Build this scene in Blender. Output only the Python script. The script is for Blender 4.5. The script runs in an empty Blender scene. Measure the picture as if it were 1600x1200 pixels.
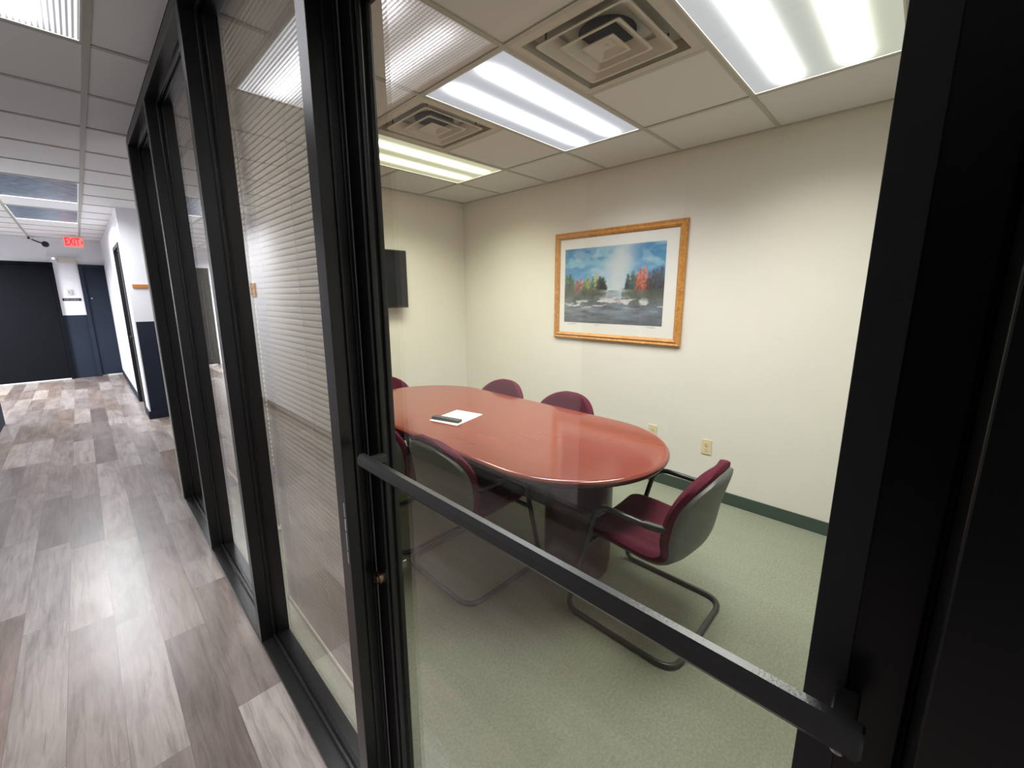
import bpy, bmesh, math, random
import numpy as np
from mathutils import Vector, Matrix
random.seed(7)
S = bpy.context.scene
COL = S.collection

# ------------------------------------------------------------------ camera
F_PX, PP_DY = 651.41, -12.5
YAW, PITCH, ROLL = 0.7975, 0.1889, -0.0019
fwd = Vector((math.sin(YAW)*math.cos(PITCH), math.cos(YAW)*math.cos(PITCH), -math.sin(PITCH)))
rgt = Vector((math.cos(YAW), -math.sin(YAW), 0))
upv = rgt.cross(fwd)
r2 = rgt*math.cos(ROLL)+upv*math.sin(ROLL)
u2 = -rgt*math.sin(ROLL)+upv*math.cos(ROLL)
cd = bpy.data.cameras.new('camera')
cam = bpy.data.objects.new('camera', cd); COL.objects.link(cam)
cd.sensor_width = 36; cd.sensor_fit = 'HORIZONTAL'
cd.lens = F_PX/1600*36
cd.shift_y = PP_DY/1600
cd.clip_start = 0.01
M = Matrix((r2, u2, -fwd)).transposed().to_4x4()
M.translation = Vector((-0.3647, 0, 1.5222))
cam.matrix_world = M
S.camera = cam

# ------------------------------------------------------------------ world + exposure
w = bpy.data.worlds.new('world'); S.world = w; w.use_nodes = True
w.node_tree.nodes['Background'].inputs[0].default_value = (.5, .5, .55, 1)
w.node_tree.nodes['Background'].inputs[1].default_value = 0.02
S.view_settings.view_transform = 'Standard'
S.view_settings.look = 'None'
S.view_settings.exposure = 0.0
S.view_settings.gamma = 1.0
S.view_settings.use_curve_mapping = False
try:
    S.cycles.max_bounces = 10; S.cycles.diffuse_bounces = 6; S.cycles.glossy_bounces = 6
    S.cycles.transparent_max_bounces = 16
    S.cycles.caustics_reflective = False; S.cycles.caustics_refractive = False
    S.cycles.sample_clamp_indirect = 4
    S.cycles.use_denoising = True
except Exception:
    pass
ROOM_L, HALL_L, FAR_L = 6, 7.5, 10      # brightness of the lens surfaces; the far ones are added out of view
ROOM_W, NEAR_W, MID_W, FAR_W = 27.5, 27, 42, 290   # lamp power behind the lenses (prismatic lenses throw it downwards)
SPREAD, NARROW, WIDE = math.radians(134), math.radians(114), math.radians(158)

H = 2.539            # ceiling height
W = 2.8036           # picture wall
YTV = 3.86           # wall with the television
G = 0.6096           # ceiling grid
GX, GY = 2.2324, 0.7823   # room grid node
CT, CY = -0.198, 2.6056   # corridor grid node

# ------------------------------------------------------------------ materials
def lin(c):
    return tuple(((v/255)/12.92 if v/255 <= .04045 else (((v/255)+.055)/1.055)**2.4) for v in c)
class NT:
    def __init__(s, name):
        s.m = bpy.data.materials.new(name); s.m.use_nodes = True
        s.t = s.m.node_tree; s.t.nodes.clear()
        s.out = s.t.nodes.new('ShaderNodeOutputMaterial')
    def n(s, typ, **kw):
        nd = s.t.nodes.new(typ)
        for k, v in kw.items(): setattr(nd, k, v)
        return nd
    def l(s, a, b): s.t.links.new(a, b)
    def math(s, op, a, b=None, c=None):
        nd = s.n('ShaderNodeMath', operation=op)
        for i, v in enumerate((a, b, c)):
            if v is None: continue
            if isinstance(v, (int, float)): nd.inputs[i].default_value = v
            else: s.l(v, nd.inputs[i])
        return nd.outputs[0]
    def mix(s, fac, a, b, blend='MIX'):
        nd = s.n('ShaderNodeMix', data_type='RGBA', blend_type=blend)
        for i, v in ((0, fac), (6, a), (7, b)):
            if isinstance(v, (int, float)): nd.inputs[i].default_value = v
            elif isinstance(v, tuple): nd.inputs[i].default_value = (*v[:3], 1)
            else: s.l(v, nd.inputs[i])
        return nd.outputs[2]
    def coord(s, scale=(1, 1, 1), kind='Object'):
        tc = s.n('ShaderNodeTexCoord'); mp = s.n('ShaderNodeMapping')
        mp.inputs['Scale'].default_value = scale
        s.l(tc.outputs[kind], mp.inputs[0]); return mp.outputs[0]
    def noise(s, vec, scale, detail=3, rough=.5, dist=0):
        nd = s.n('ShaderNodeTexNoise'); s.l(vec, nd.inputs['Vector'])
        nd.inputs['Scale'].default_value = scale; nd.inputs['Detail'].default_value = detail
        nd.inputs['Roughness'].default_value = rough; nd.inputs['Distortion'].default_value = dist
        return nd.outputs[0]
    def ramp(s, fac, stops):
        nd = s.n('ShaderNodeValToRGB'); s.l(fac, nd.inputs[0])
        e = nd.color_ramp.elements
        while len(e) < len(stops): e.new(.5)
        for el, (p, c) in zip(e, stops): el.position = p; el.color = (*c, 1)
        return nd.outputs[0]
    def bsdf(s, color=None, rough=.5, metal=0, spec=.5, bump=None, bstr=.2, bdist=.002, coat=0):
        b = s.n('ShaderNodeBsdfPrincipled')
        if isinstance(color, tuple): b.inputs['Base Color'].default_value = (*color, 1)
        elif color is not None: s.l(color, b.inputs['Base Color'])
        if isinstance(rough, (int, float)): b.inputs['Roughness'].default_value = rough
        else: s.l(rough, b.inputs['Roughness'])
        b.inputs['Metallic'].default_value = metal
        b.inputs['Specular IOR Level'].default_value = spec
        b.inputs['Coat Weight'].default_value = coat
        if bump is not None:
            bp = s.n('ShaderNodeBump'); bp.inputs['Strength'].default_value = bstr
            bp.inputs['Distance'].default_value = bdist
            s.l(bump, bp.inputs['Height']); s.l(bp.outputs[0], b.inputs['Normal'])
        s.l(b.outputs[0], s.out.inputs[0]); return b

def simple(name, c, rough=.5, metal=0, spec=.5, var=.06, scale=30, bump=0, bscale=None, coat=0):
    k = NT(name); v = k.coord()
    n = k.noise(v, scale, 4)
    base = lin(c)
    col = k.ramp(n, [(.3, tuple(x*(1-var) for x in base)), (.7, tuple(min(1, x*(1+var)) for x in base))])
    b = k.noise(v, bscale or scale*6, 2) if bump else None
    k.bsdf(col, rough, metal, spec, b, bump, coat=coat)
    return k.m

MT = {}
MT['wall_cream'] = simple('cream_wall_paint', (224, 221, 212), .55, var=.015, scale=3, bump=.06, bscale=160)
MT['wall_white'] = simple('white_wall_paint', (236, 236, 240), .55, var=.015, scale=3, bump=.06, bscale=160)
MT['navy'] = simple('navy_wall_paint', (36, 43, 56), .7, spec=.2, var=.06, scale=4)
MT['navy_door'] = simple('dark_navy_door_paint', (13, 15, 20), .75, spec=.12, var=.08, scale=5)
MT['black_door'] = simple('black_door_paint', (22, 23, 28), .5)
MT['frame'] = simple('black_anodised_aluminium', (16, 16, 17), .31, spec=.55, var=.12, scale=14)
MT['gasket'] = simple('black_rubber_gasket', (10, 10, 10), .6)
MT['bar'] = simple('black_painted_bar', (46, 47, 49), .32, spec=.6, var=.12, scale=40, bump=.12, bscale=300)
MT['chip'] = simple('bare_chipped_metal', (205, 205, 205), .5)
MT['brass'] = simple('worn_bronze', (140, 118, 100), .3, metal=1)
MT['steel'] = simple('brushed_steel', (190, 190, 188), .3, metal=1)
MT['nickel'] = simple('dull_nickel', (120, 118, 112), .4, metal=1)
MT['base_green'] = simple('green_vinyl_baseboard', (62, 76, 68), .4, var=.05)
MT['base_brown'] = simple('brown_vinyl_baseboard', (66, 52, 46), .45)
MT['white_metal'] = simple('white_painted_metal', (205, 203, 196), .45, var=.03)
MT['tee'] = simple('ceiling_tee_metal', (178, 176, 168), .5, var=.03)
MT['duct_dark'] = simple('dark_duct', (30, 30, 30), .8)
MT['vent'] = simple('off_white_vent_metal', (190, 186, 172), .45, var=.04)
MT['fabric'] = simple('maroon_fabric', (80, 23, 40), .85, spec=.2, var=.14, scale=60, bump=.35, bscale=900)
MT['shell'] = simple('grey_plastic_shell', (86, 90, 86), .5, var=.1, scale=250, bump=.1, bscale=700)
MT['tube'] = simple('black_steel_tube', (26, 27, 26), .33, spec=.6)
MT['cap'] = simple('black_plastic_cap', (24, 24, 24), .5)
MT['pedestal'] = simple('dark_cherry_laminate', (52, 22, 20), .35, var=.12, scale=8)
MT['edge_dark'] = simple('dark_cherry_edge', (66, 32, 27), .2, var=.1, scale=10)
MT['paper'] = simple('white_paper', (238, 238, 232), .7, var=.01)
MT['ink'] = simple('grey_print', (165, 165, 165), .7)
MT['remote'] = simple('black_remote_plastic', (48, 48, 48), .45)
MT['button'] = simple('grey_remote_button', (96, 96, 96), .5)
MT['tv'] = simple('black_television_plastic', (38, 37, 36), .3)
MT['screen'] = simple('black_television_screen', (24, 25, 25), .16)
MT['matboard'] = simple('white_mat_board', (246, 244, 239), .8, var=.005)
MT['bone'] = simple('ivory_plastic', (222, 205, 168), .4, var=.02)
MT['slot'] = simple('dark_slot', (60, 48, 36), .6)
MT['plastic_white'] = simple('white_plastic', (215, 215, 212), .45, var=.03)
MT['bone_light'] = simple('off_white_plastic', (196, 193, 184), .45, var=.03)
MT['stile_sheen'] = simple('charcoal_stile_sheen', (52, 53, 57), .45, var=.05)
MT['pile'] = simple('grey_weather_pile', (150, 150, 150), .8)
MT['plastic_black'] = simple('black_plastic', (16, 16, 18), .4)
MT['plaque'] = simple('orange_wood_plaque', (184, 122, 66), .5, var=.12, scale=14)
MT['gap_light_strip'] = simple('painted_gap_light', (205, 205, 200), .45)
MT['white_trim'] = simple('white_trim_paint', (232, 233, 235), .5, var=.01)
MT['blind'] = simple('beige_blind_slats', (168, 158, 141), .5, var=.03)
MT['cord'] = simple('pale_blind_cord', (205, 198, 180), .7)

def mk_frame_wood():
    k = NT('honey_oak_frame'); v = k.coord((3, 3, 3))
    n = k.noise(v, 9, 5, .6, 1.5)
    k.bsdf(k.ramp(n, [(.3, lin((168, 112, 52))), (.7, lin((214, 158, 86)))]), .35, spec=.4)
    return k.m
MT['oak'] = mk_frame_wood()

def mk_table():
    k = NT('red_cherry_wood'); v = k.coord((9, .6, 9))
    n = k.noise(v, 3, 2, .5, 0)
    n2 = k.noise(k.coord((1, 1, 1)), 1.3, 2)
    c = k.ramp(n, [(.2, lin((113, 51, 39))), (.55, lin((120, 56, 43))), (.85, lin((126, 60, 46)))])
    c = k.mix(k.math('MULTIPLY', n2, .12), c, lin((112, 46, 34)))
    k.bsdf(c, .13, spec=.6)
    return k.m
MT['cherry'] = mk_table()

def mk_planks():
    k = NT('grey_brown_vinyl_planks')
    tc = k.n('ShaderNodeTexCoord')
    sep = k.n('ShaderNodeSeparateXYZ'); k.l(tc.outputs['Object'], sep.inputs[0])
    px = k.math('DIVIDE', sep.outputs[0], .15)
    row = k.math('FLOOR', px)
    wn = k.n('ShaderNodeTexWhiteNoise', noise_dimensions='1D'); k.l(row, wn.inputs['W'])
    yy = k.math('ADD', k.math('DIVIDE', sep.outputs[1], .92), k.math('MULTIPLY', wn.outputs[0], 7.3))
    cell = k.math('FLOOR', yy)
    cmb = k.n('ShaderNodeCombineXYZ'); k.l(row, cmb.inputs[0]); k.l(cell, cmb.inputs[1])
    w2 = k.n('ShaderNodeTexWhiteNoise', noise_dimensions='3D'); k.l(cmb.outputs[0], w2.inputs['Vector'])
    # grain, shifted for every plank
    off = k.n('ShaderNodeVectorMath', operation='MULTIPLY_ADD')
    k.l(w2.outputs['Color'], off.inputs[0]); off.inputs[1].default_value = (9, 9, 9)
    mp = k.n('ShaderNodeMapping'); mp.inputs['Scale'].default_value = (24, 1.5, 1)
    k.l(tc.outputs['Object'], mp.inputs[0]); k.l(mp.outputs[0], off.inputs[2])
    g1 = k.noise(off.outputs[0], 2.2, 7, .66, .9)
    mp2 = k.n('ShaderNodeMapping'); mp2.inputs['Scale'].default_value = (5, 1.3, 1)
    k.l(tc.outputs['Object'], mp2.inputs[0])
    off2 = k.n('ShaderNodeVectorMath', operation='MULTIPLY_ADD')
    k.l(w2.outputs['Color'], off2.inputs[0]); off2.inputs[1].default_value = (5, 5, 5); k.l(mp2.outputs[0], off2.inputs[2])
    g2 = k.noise(off2.outputs[0], 1.6, 5, .6, .6)
    tone = k.ramp(w2.outputs['Value'], [(0, lin((102, 90, 84))), (.28, lin((132, 124, 121))), (.52, lin((128, 113, 104))), (.76, lin((150, 143, 140))), (1, lin((162, 152, 145)))])
    grain = k.ramp(g1, [(.28, (.56, .53, .51)), (.5, (.95, .95, .95)), (.72, (1.13, 1.12, 1.1))])
    blot = k.ramp(g2, [(.3, (.64, .60, .58)), (.6, (1.08, 1.07, 1.06))])
    c = k.mix(1, k.mix(1, tone, grain, 'MULTIPLY'), blot, 'MULTIPLY')
    # seams
    fx = k.math('FRACT', px); fy = k.math('FRACT', yy)
    sx = k.math('LESS_THAN', k.math('MINIMUM', fx, k.math('SUBTRACT', 1, fx)), .008)
    sy = k.math('LESS_THAN', k.math('MINIMUM', fy, k.math('SUBTRACT', 1, fy)), .0014)
    seam = k.math('MAXIMUM', sx, sy)
    c = k.mix(k.math('MULTIPLY', seam, .45), c, lin((60, 54, 52)))
    rough = k.math('ADD', k.math('MULTIPLY', g1, .10), .25)
    k.bsdf(c, rough, spec=.65, bump=g1, bstr=.05, bdist=.001)
    return k.m
MT['planks'] = mk_planks()

def mk_carpet():
    k = NT('grey_green_carpet'); v = k.coord()
    n = k.noise(v, 420, 3, .7); n2 = k.noise(v, 3, 4, .6); n3 = k.noise(v, 90, 3, .7)
    c = k.ramp(n, [(.3, lin((108, 112, 95))), (.7, lin((162, 167, 146)))])
    c = k.mix(.4, c, k.ramp(n3, [(.35, lin((106, 109, 94))), (.65, lin((156, 159, 140)))]))
    c = k.mix(k.math('MULTIPLY', n2, .3), c, lin((116, 117, 100)))
    k.bsdf(c, .95, spec=.1, bump=n, bstr=.6, bdist=.004)
    return k.m
MT['carpet'] = mk_carpet()

def mk_tile(name, c):
    k = NT(name); v = k.coord()
    n = k.noise(v, 240, 3, .7); n2 = k.noise(v, 2, 2)
    base = lin(c)
    col = k.ramp(n, [(.28, tuple(x*.86 for x in base)), (.42, base)])
    col = k.mix(k.math('MULTIPLY', n2, .12), col, tuple(x*.85 for x in base))
    k.bsdf(col, .9, spec=.1, bump=n, bstr=.15, bdist=.002)
    return k.m
MT['tile_room'] = mk_tile('room_ceiling_tile', (214, 215, 215))
MT['tile_hall'] = mk_tile('corridor_ceiling_tile', (238, 238, 238))

def mk_glass():
    k = NT('clear_glass')
    geo = k.n('ShaderNodeNewGeometry')
    ior = k.math('ADD', 1.5, k.math('MULTIPLY', geo.outputs['Backfacing'], 1/1.5-1.5))
    fr = k.n('ShaderNodeFresnel'); k.l(ior, fr.inputs['IOR'])
    tr = k.n('ShaderNodeBsdfTransparent'); tr.inputs[0].default_value = (.99, .995, .99, 1)
    gl = k.n('ShaderNodeBsdfGlossy'); gl.inputs['Roughness'].default_value = 0
    gl.inputs['Color'].default_value = (1, 1, 1, 1)
    mx = k.n('ShaderNodeMixShader'); k.l(fr.outputs[0], mx.inputs[0])
    k.l(tr.outputs[0], mx.inputs[1]); k.l(gl.outputs[0], mx.inputs[2]); k.l(mx.outputs[0], k.out.inputs[0])
    return k.m
MT['glass'] = mk_glass()

def mk_lens(name, cols, strength, base, sig=.055, prism=False):
    """fluorescent lens: two tubes glow through it as bands along local x; local y across"""
    k = NT(name)
    tc = k.n('ShaderNodeTexCoord'); sep = k.n('ShaderNodeSeparateXYZ'); k.l(tc.outputs['Object'], sep.inputs[0])
    x, y = sep.outputs[0], sep.outputs[1]
    def gauss(c):
        d = k.math('DIVIDE', k.math('SUBTRACT', y, c), sig)
        return k.math('EXPONENT', k.math('MULTIPLY', k.math('MULTIPLY', d, d), -1))
    ex = k.math('MINIMUM', 1, k.math('MULTIPLY', k.math('SUBTRACT', .6, k.math('ABSOLUTE', x)), 9))
    g1 = k.math('MULTIPLY', gauss(.125), ex); g2 = k.math('MULTIPLY', gauss(-.125), ex)
    wgt = k.math('ADD', k.math('MULTIPLY', y, 2.2), .5)
    ccol = k.mix(k.math('MINIMUM', 1, k.math('MAXIMUM', 0, wgt)), cols[1], cols[0])
    s = k.math('ADD', base, k.math('ADD', g1, g2))
    if prism:
        r = k.math('ADD', .5, k.math('MULTIPLY', .5, k.math('SINE', k.math('MULTIPLY', y, 2*math.pi/.0155))))
        q = k.math('ADD', .72, k.math('MULTIPLY', .28, k.math('SINE', k.math('MULTIPLY', x, 2*math.pi/.0155))))
        s = k.math('MULTIPLY', s, k.math('ADD', .22, k.math('MULTIPLY', 1.5, k.math('MULTIPLY', k.math('POWER', r, 1.6), q))))
    em = k.n('ShaderNodeEmission'); k.l(ccol, em.inputs[0]); k.l(k.math('MULTIPLY', s, strength), em.inputs[1])
    k.l(em.outputs[0], k.out.inputs[0])
    return k.m
cool, warm, yel = (.92, .94, 1.0), (1, .99, .84), (1.0, .98, .66)
MT['lens_cool'] = mk_lens('lit_cool_white_lens', (cool, cool), ROOM_L, .1, .045)
MT['lens_yellow'] = mk_lens('lit_yellowish_lens', (yel, yel), ROOM_L, .1, .045)
MT['lens_mixed'] = mk_lens('lit_lens_with_mismatched_tubes', ((.95, .97, .97), (.98, 1, .80)), ROOM_L, .1, .045)
MT['lens_prism'] = mk_lens('lit_prismatic_lens', ((.95, .95, 1), (.95, .95, 1)), HALL_L, .2, .06, True)
MT['lens_added'] = mk_lens('lit_added_lens', ((.93, .96, 1), (.93, .96, 1)), FAR_L, .08)
def mk_off():
    k = NT('unlit_blue_grey_prismatic_lens'); v = k.coord((1, 1, 1))
    n = k.noise(v, 60, 3, .7); n2 = k.noise(v, 14, 3, .6)
    c = k.ramp(n2, [(.3, lin((104, 124, 146))), (.62, lin((140, 160, 180))), (.8, lin((200, 212, 222)))])
    k.bsdf(c, .22, spec=.6, bump=n, bstr=.6, bdist=.004)
    return k.m
MT['lens_off'] = mk_off()

def emis(name, c, s):
    k = NT(name); em = k.n('ShaderNodeEmission'); em.inputs[0].default_value = (*c, 1); em.inputs[1].default_value = s
    k.l(em.outputs[0], k.out.inputs[0]); return k.m
MT['exit_red'] = emis('lit_red_letter', (1, .03, .06), 1.3)
MT['exit_face'] = emis('lit_pink_sign_face', (1, .30, .27), .9)
MT['lamp_glow'] = emis('glowing_lamp_bulb', (1, 1, .95), 2.0)

# ------------------------------------------------------------------ geometry helpers
def new_bm(): return bmesh.new()
def box(bm, x0, x1, y0, y1, z0, z1, bev=0, mi=0, rot=None):
    vs = [bm.verts.new(Vector((x, y, z))) for z in (z0, z1) for y in (y0, y1) for x in (x0, x1)]
    fs = [(0, 2, 3, 1), (4, 5, 7, 6), (0, 1, 5, 4), (2, 6, 7, 3), (0, 4, 6, 2), (1, 3, 7, 5)]
    faces = [bm.faces.new([vs[i] for i in f]) for f in fs]
    for f in faces: f.material_index = mi
    if bev:
        es = list({e for f in faces for e in f.edges})
        r = bmesh.ops.bevel(bm, geom=es, offset=bev, segments=2, affect='EDGES', profile=.5)
        for f in r['faces']: f.material_index = mi
def cyl(bm, c, r, h, axis='z', seg=24, r2=None, mi=0):
    r2 = r if r2 is None else r2
    res = bmesh.ops.create_cone(bm, cap_ends=True, segments=seg, radius1=r, radius2=r2, depth=h)
    R = {'z': Matrix.Identity(3), 'x': Matrix.Rotation(math.pi/2, 3, 'Y'), 'y': Matrix.Rotation(-math.pi/2, 3, 'X')}[axis]
    for v in res['verts']: v.co = R @ v.co + Vector(c)
    for v in res['verts']:
        for f in v.link_faces: f.material_index = mi
def fillet(pts, rad, seg=8):
    pts = [Vector(p) for p in pts]; out = [pts[0]]
    for i in range(1, len(pts)-1):
        p0, p, p1 = pts[i-1], pts[i], pts[i+1]
        rr = rad[i-1] if isinstance(rad, (list, tuple)) else rad
        a, b = (p0-p), (p1-p); la, lb = a.length, b.length; a.normalize(); b.normalize()
        ang = a.angle(b); t = min(rr/math.tan(ang/2), la*.49, lb*.49)
        s, e = p+a*t, p+b*t
        for k in range(seg+1):
            u = k/seg; out.append(s*(1-u)**2 + p*2*u*(1-u) + e*u*u)
    out.append(pts[-1]); return out
def tube(bm, pts, r, seg=12, mi=0, closed=False):
    pts = [Vector(p) for p in pts]; n = len(pts)
    tang = []
    for i in range(n):
        a = pts[max(i-1, 0)]; b = pts[min(i+1, n-1)]; tang.append((b-a).normalized())
    ref = Vector((0, 0, 1)) if abs(tang[0].z) < .9 else Vector((1, 0, 0))
    nrm = (ref - tang[0]*ref.dot(tang[0])).normalized(); rings = []
    for i in range(n):
        if i:
            q = tang[i-1].rotation_difference(tang[i]); nrm = q @ nrm
            nrm = (nrm - tang[i]*nrm.dot(tang[i])).normalized()
        bn = tang[i].cross(nrm)
        rings.append([bm.verts.new(pts[i] + (nrm*math.cos(2*math.pi*k/seg)+bn*math.sin(2*math.pi*k/seg))*r) for k in range(seg)])
    for i in range(n-1):
        for k in range(seg):
            f = bm.faces.new((rings[i][k], rings[i][(k+1) % seg], rings[i+1][(k+1) % seg], rings[i+1][k])); f.material_index = mi
    for ring, rev in ((rings[0], True), (rings[-1], False)):
        f = bm.faces.new(ring[::-1] if rev else ring); f.material_index = mi
def obj(name, bm, mats, parent=None, smooth=False, loc=(0, 0, 0)):
    bmesh.ops.recalc_face_normals(bm, faces=bm.faces[:])
    me = bpy.data.meshes.new(name); bm.to_mesh(me); bm.free()
    for m in (mats if isinstance(mats, (list, tuple)) else [mats]): me.materials.append(MT[m] if isinstance(m, str) else m)
    if smooth:
        for p in me.polygons: p.use_smooth = True
        try: me.set_sharp_from_angle(angle=math.radians(40))
        except Exception: pass
    o = bpy.data.objects.new(name, me); COL.objects.link(o); o.location = loc
    if parent: o.parent = parent
    return o
def tag(o, label, cat, group=None, kind=None):
    o['label'] = label; o['category'] = cat
    if group: o['group'] = group
    if kind: o['kind'] = kind
    return o
def thing(name, label, cat, loc=(0, 0, 0), rz=0, group=None, kind=None):
    o = bpy.data.objects.new(name, None); COL.objects.link(o); o.empty_display_size = .1
    o.location = loc; o.rotation_euler = (0, 0, rz)
    return tag(o, label, cat, group, kind)
def struct(name, bm, m, label, cat, smooth=False):
    return tag(obj(name, bm, m, None, smooth), label, cat, kind='structure')
def dup(root, loc, rz, label, group=None):
    r = root.copy(); COL.objects.link(r); r.location = loc; r.rotation_euler = (0, 0, rz); r['label'] = label
    if group: r['group'] = group
    for ch in list(root.children):
        c = ch.copy(); COL.objects.link(c); c.parent = r
        for g in list(ch.children):
            d = g.copy(); COL.objects.link(d); d.parent = c
    return r

# ------------------------------------------------------------------ floors, ceilings, walls
XB = -2.9            # far side of the left hall
YB, YE = -2.6, 11.41
bm = new_bm(); box(bm, XB, 0.0, YB, YE, -.08, 0); box(bm, 0.0, 2.2, 3.96, YE, -.08, 0)
struct('floor_corridor', bm, 'planks', 'grey-brown wood-look vinyl plank floor of the corridor', 'floor')
bm = new_bm(); box(bm, 0.0, W, -.45, YTV, -.08, 0.0)
struct('floor', bm, 'carpet', 'grey-green low pile carpet inside the meeting room', 'floor')

def ceiling(name, rects, nx, ny, holes, tile, label, edge=True):
    """tiles on a 2 ft grid; cells listed in holes are left open for fixtures"""
    bm = new_bm(); tb = new_bm()
    for (x0, x1, y0, y1) in rects:
        i0, i1 = math.floor((x0-nx)/G), math.ceil((x1-nx)/G)
        j0, j1 = math.floor((y0-ny)/G), math.ceil((y1-ny)/G)
        for i in range(i0, i1):
            for j in range(j0, j1):
                if any((i, j) in f for f in holes): continue
                a, b = max(x0, nx+i*G), min(x1, nx+(i+1)*G); c, d = max(y0, ny+j*G), min(y1, ny+(j+1)*G)
                if b-a > .002 and d-c > .002: box(bm, a, b, c, d, H+.006, H+.03)
        t = .012
        cellmap = {c: n for n, f in enumerate(holes) for c in f}
        def same(p, q): return p in cellmap and cellmap.get(p) == cellmap.get(q)
        for i in range(i0, i1+1):
            x = nx+i*G
            if not (x0 < x-t and x+t < x1): continue
            for j in range(j0, j1):
                if not same((i-1, j), (i, j)): box(tb, x-t, x+t, max(y0, ny+j*G), min(y1, ny+(j+1)*G), H, H+.012)
        for j in range(j0, j1+1):
            y = ny+j*G
            if not (y0 < y-t and y+t < y1): continue
            for i in range(i0, i1):
                if not same((i, j-1), (i, j)): box(tb, max(x0, nx+i*G), min(x1, nx+(i+1)*G), y-t, y+t, H+.0004, H+.012)
        for (a, b, c, d) in ((x0, x0+.02, y0, y1), (x1-.02, x1, y0, y1), (x0, x1, y0, y0+.02), (x0, x1, y1-.02, y1)):
            if edge: box(tb, a, b, c, d, H+.0008, H+.012)
    o = struct(name, bm, tile, label, 'ceiling')
    obj('tee_grid', tb, 'tee', o)
    return o
# grid columns: i=-1 is x 1.62..2.23, i=-2 is x 1.01..1.62
room_holes = [{(-1, -1), (-2, -1)}, {(-1, 1), (-2, 1)}, {(-1, 3), (-2, 3)}, {(-2, 0)}, {(-2, 2)}]
ceiling('ceiling', [(.115, W, -.45, YTV)], GX, GY, room_holes, 'tile_room', 'off-white tiled drop ceiling of the meeting room')
hall_holes = [{(-1, -2), (-1, -1)}, {(-1, 5), (-1, 6)}, {(-1, 8), (-1, 9)}, {(-4, 11), (-4, 12)}, {(-1, -8), (-1, -7)}]
ceiling('ceiling_corridor', [(XB, .0, YB, YE), (0.0, 2.2, 3.96, YE)], CT, CY, hall_holes, 'tile_hall', 'grey tiled drop ceiling over the corridor', False)

bm = new_bm(); box(bm, W, W+.1, -.55, YTV+.1, 0, H+.03)
struct('wall_back', bm, 'wall_cream', 'cream wall where the framed landscape hangs', 'wall')
bm = new_bm(); box(bm, .0, W, YTV, YTV+.1, 0, H+.03)
struct('wall_left', bm, 'wall_cream', 'cream end wall that carries the television', 'wall')
bm = new_bm(); box(bm, .0, W, -.55, -.45, 0, H+.03)
struct('wall_right', bm, 'wall_cream', 'cream near end wall of the meeting room', 'wall')
bm = new_bm(); box(bm, .0, .1, YB, -.55, 0, H+.03); box(bm, .0, .1, -.45, -.086, 0, H+.03)
struct('wall_front', bm, 'navy', 'dark wall beside the glass door', 'wall')

# baseboards of the meeting room
bm = new_bm(); box(bm, W-.008, W, -.45, YTV, 0, .092, .002)
struct('baseboard_back', bm, 'base_green', 'dark green vinyl baseboard under the framed landscape', 'baseboard')
bm = new_bm(); box(bm, .116, W-.008, YTV-.008, YTV, 0, .092, .002)
struct('baseboard_left', bm, 'base_green', 'dark green vinyl baseboard under the television', 'baseboard')

# corridor, left side (seen mostly in the glass)
bm = new_bm()
box(bm, -1.32, -1.2, 4.0, 7.88, 0, H+.03); box(bm, -1.66, -1.32, 4.0, 4.1, 0, H+.03); box(bm, -1.66, -1.56, 1.45, 4.0, 0, H+.03)
box(bm, -2.9, -1.66, 1.45, 1.55, 0, H+.03)
wl = struct('wall_corridor_left', bm, 'wall_white', 'white corridor wall opposite the glass', 'wall')
bm = new_bm(); box(bm, -1.2, -1.188, 7.0, 7.88, 0, 1.2); box(bm, -1.32, -1.195, 7.88, 7.885, .1, 1.2)
obj('painted_wainscot', bm, 'navy', wl)
bm = new_bm(); box(bm, -1.2, -1.186, 7.872, 7.89, .1, 2.4, .001)
obj('corner_bead', bm, 'white_trim', wl)
bm = new_bm(); box(bm, -1.2, -1.19, 4.0, 7.0, 0, .1, .002); box(bm, -1.56, -1.55, 1.45, 4.0, 0, .1, .002)
struct('baseboard_corridor_left', bm, 'base_brown', 'brown baseboard of the corridor wall opposite the glass', 'baseboard')
bm = new_bm(); box(bm, XB-.1, XB, YB-.1, YE+.1, 0, H+.03)
struct('wall_hall_left', bm, 'navy', 'dark far wall of the side hall', 'wall')
bm = new_bm(); box(bm, XB, .1, YB-.1, YB, 0, H+.03)
struct('wall_corridor_near', bm, 'wall_white', 'white wall closing the near end of the corridor', 'wall')

# corridor, right side beyond the meeting room: block corner, wall with the black door
RX, RY = .08, 6.83
D0, D1, DH = 7.28, 8.14, 2.14
bm = new_bm()
box(bm, RX, RX+.12, RY, D0, 0, H+.03); box(bm, RX, RX+.12, D1, YE, 0, H+.03); box(bm, RX, RX+.12, D0, D1, DH, H+.03)
box(bm, RX+.12, 2.2, RY, RY+.12, 0, H+.03)
wr = struct('wall_corridor_right', bm, 'wall_white', 'white painted corner block further down the corridor', 'wall')
bm = new_bm(); box(bm, RX+.012, 2.2, RY-.004, RY, .1, 1.225)
obj('painted_wainscot', bm, 'navy', wr)
bm = new_bm(); box(bm, RX-.012, 2.2, RY-.012, RY, 0, .1, .002); box(bm, RX-.012, RX, RY, D0, 0, .1, .002); box(bm, RX-.012, RX, D1, YE-.012, 0, .1, .002)
struct('baseboard_corridor_right', bm, 'navy', 'navy baseboard around the white corner block', 'baseboard')
bm = new_bm(); box(bm, 2.2, 2.3, 3.96, 6.95, 0, H+.03)
struct('wall_lobby_right', bm, 'wall_white', 'white side wall behind the glass partition end', 'wall')
bm = new_bm(); box(bm, RX+.03, RX+.07, D0, D1, .0, DH, .003)
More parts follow.
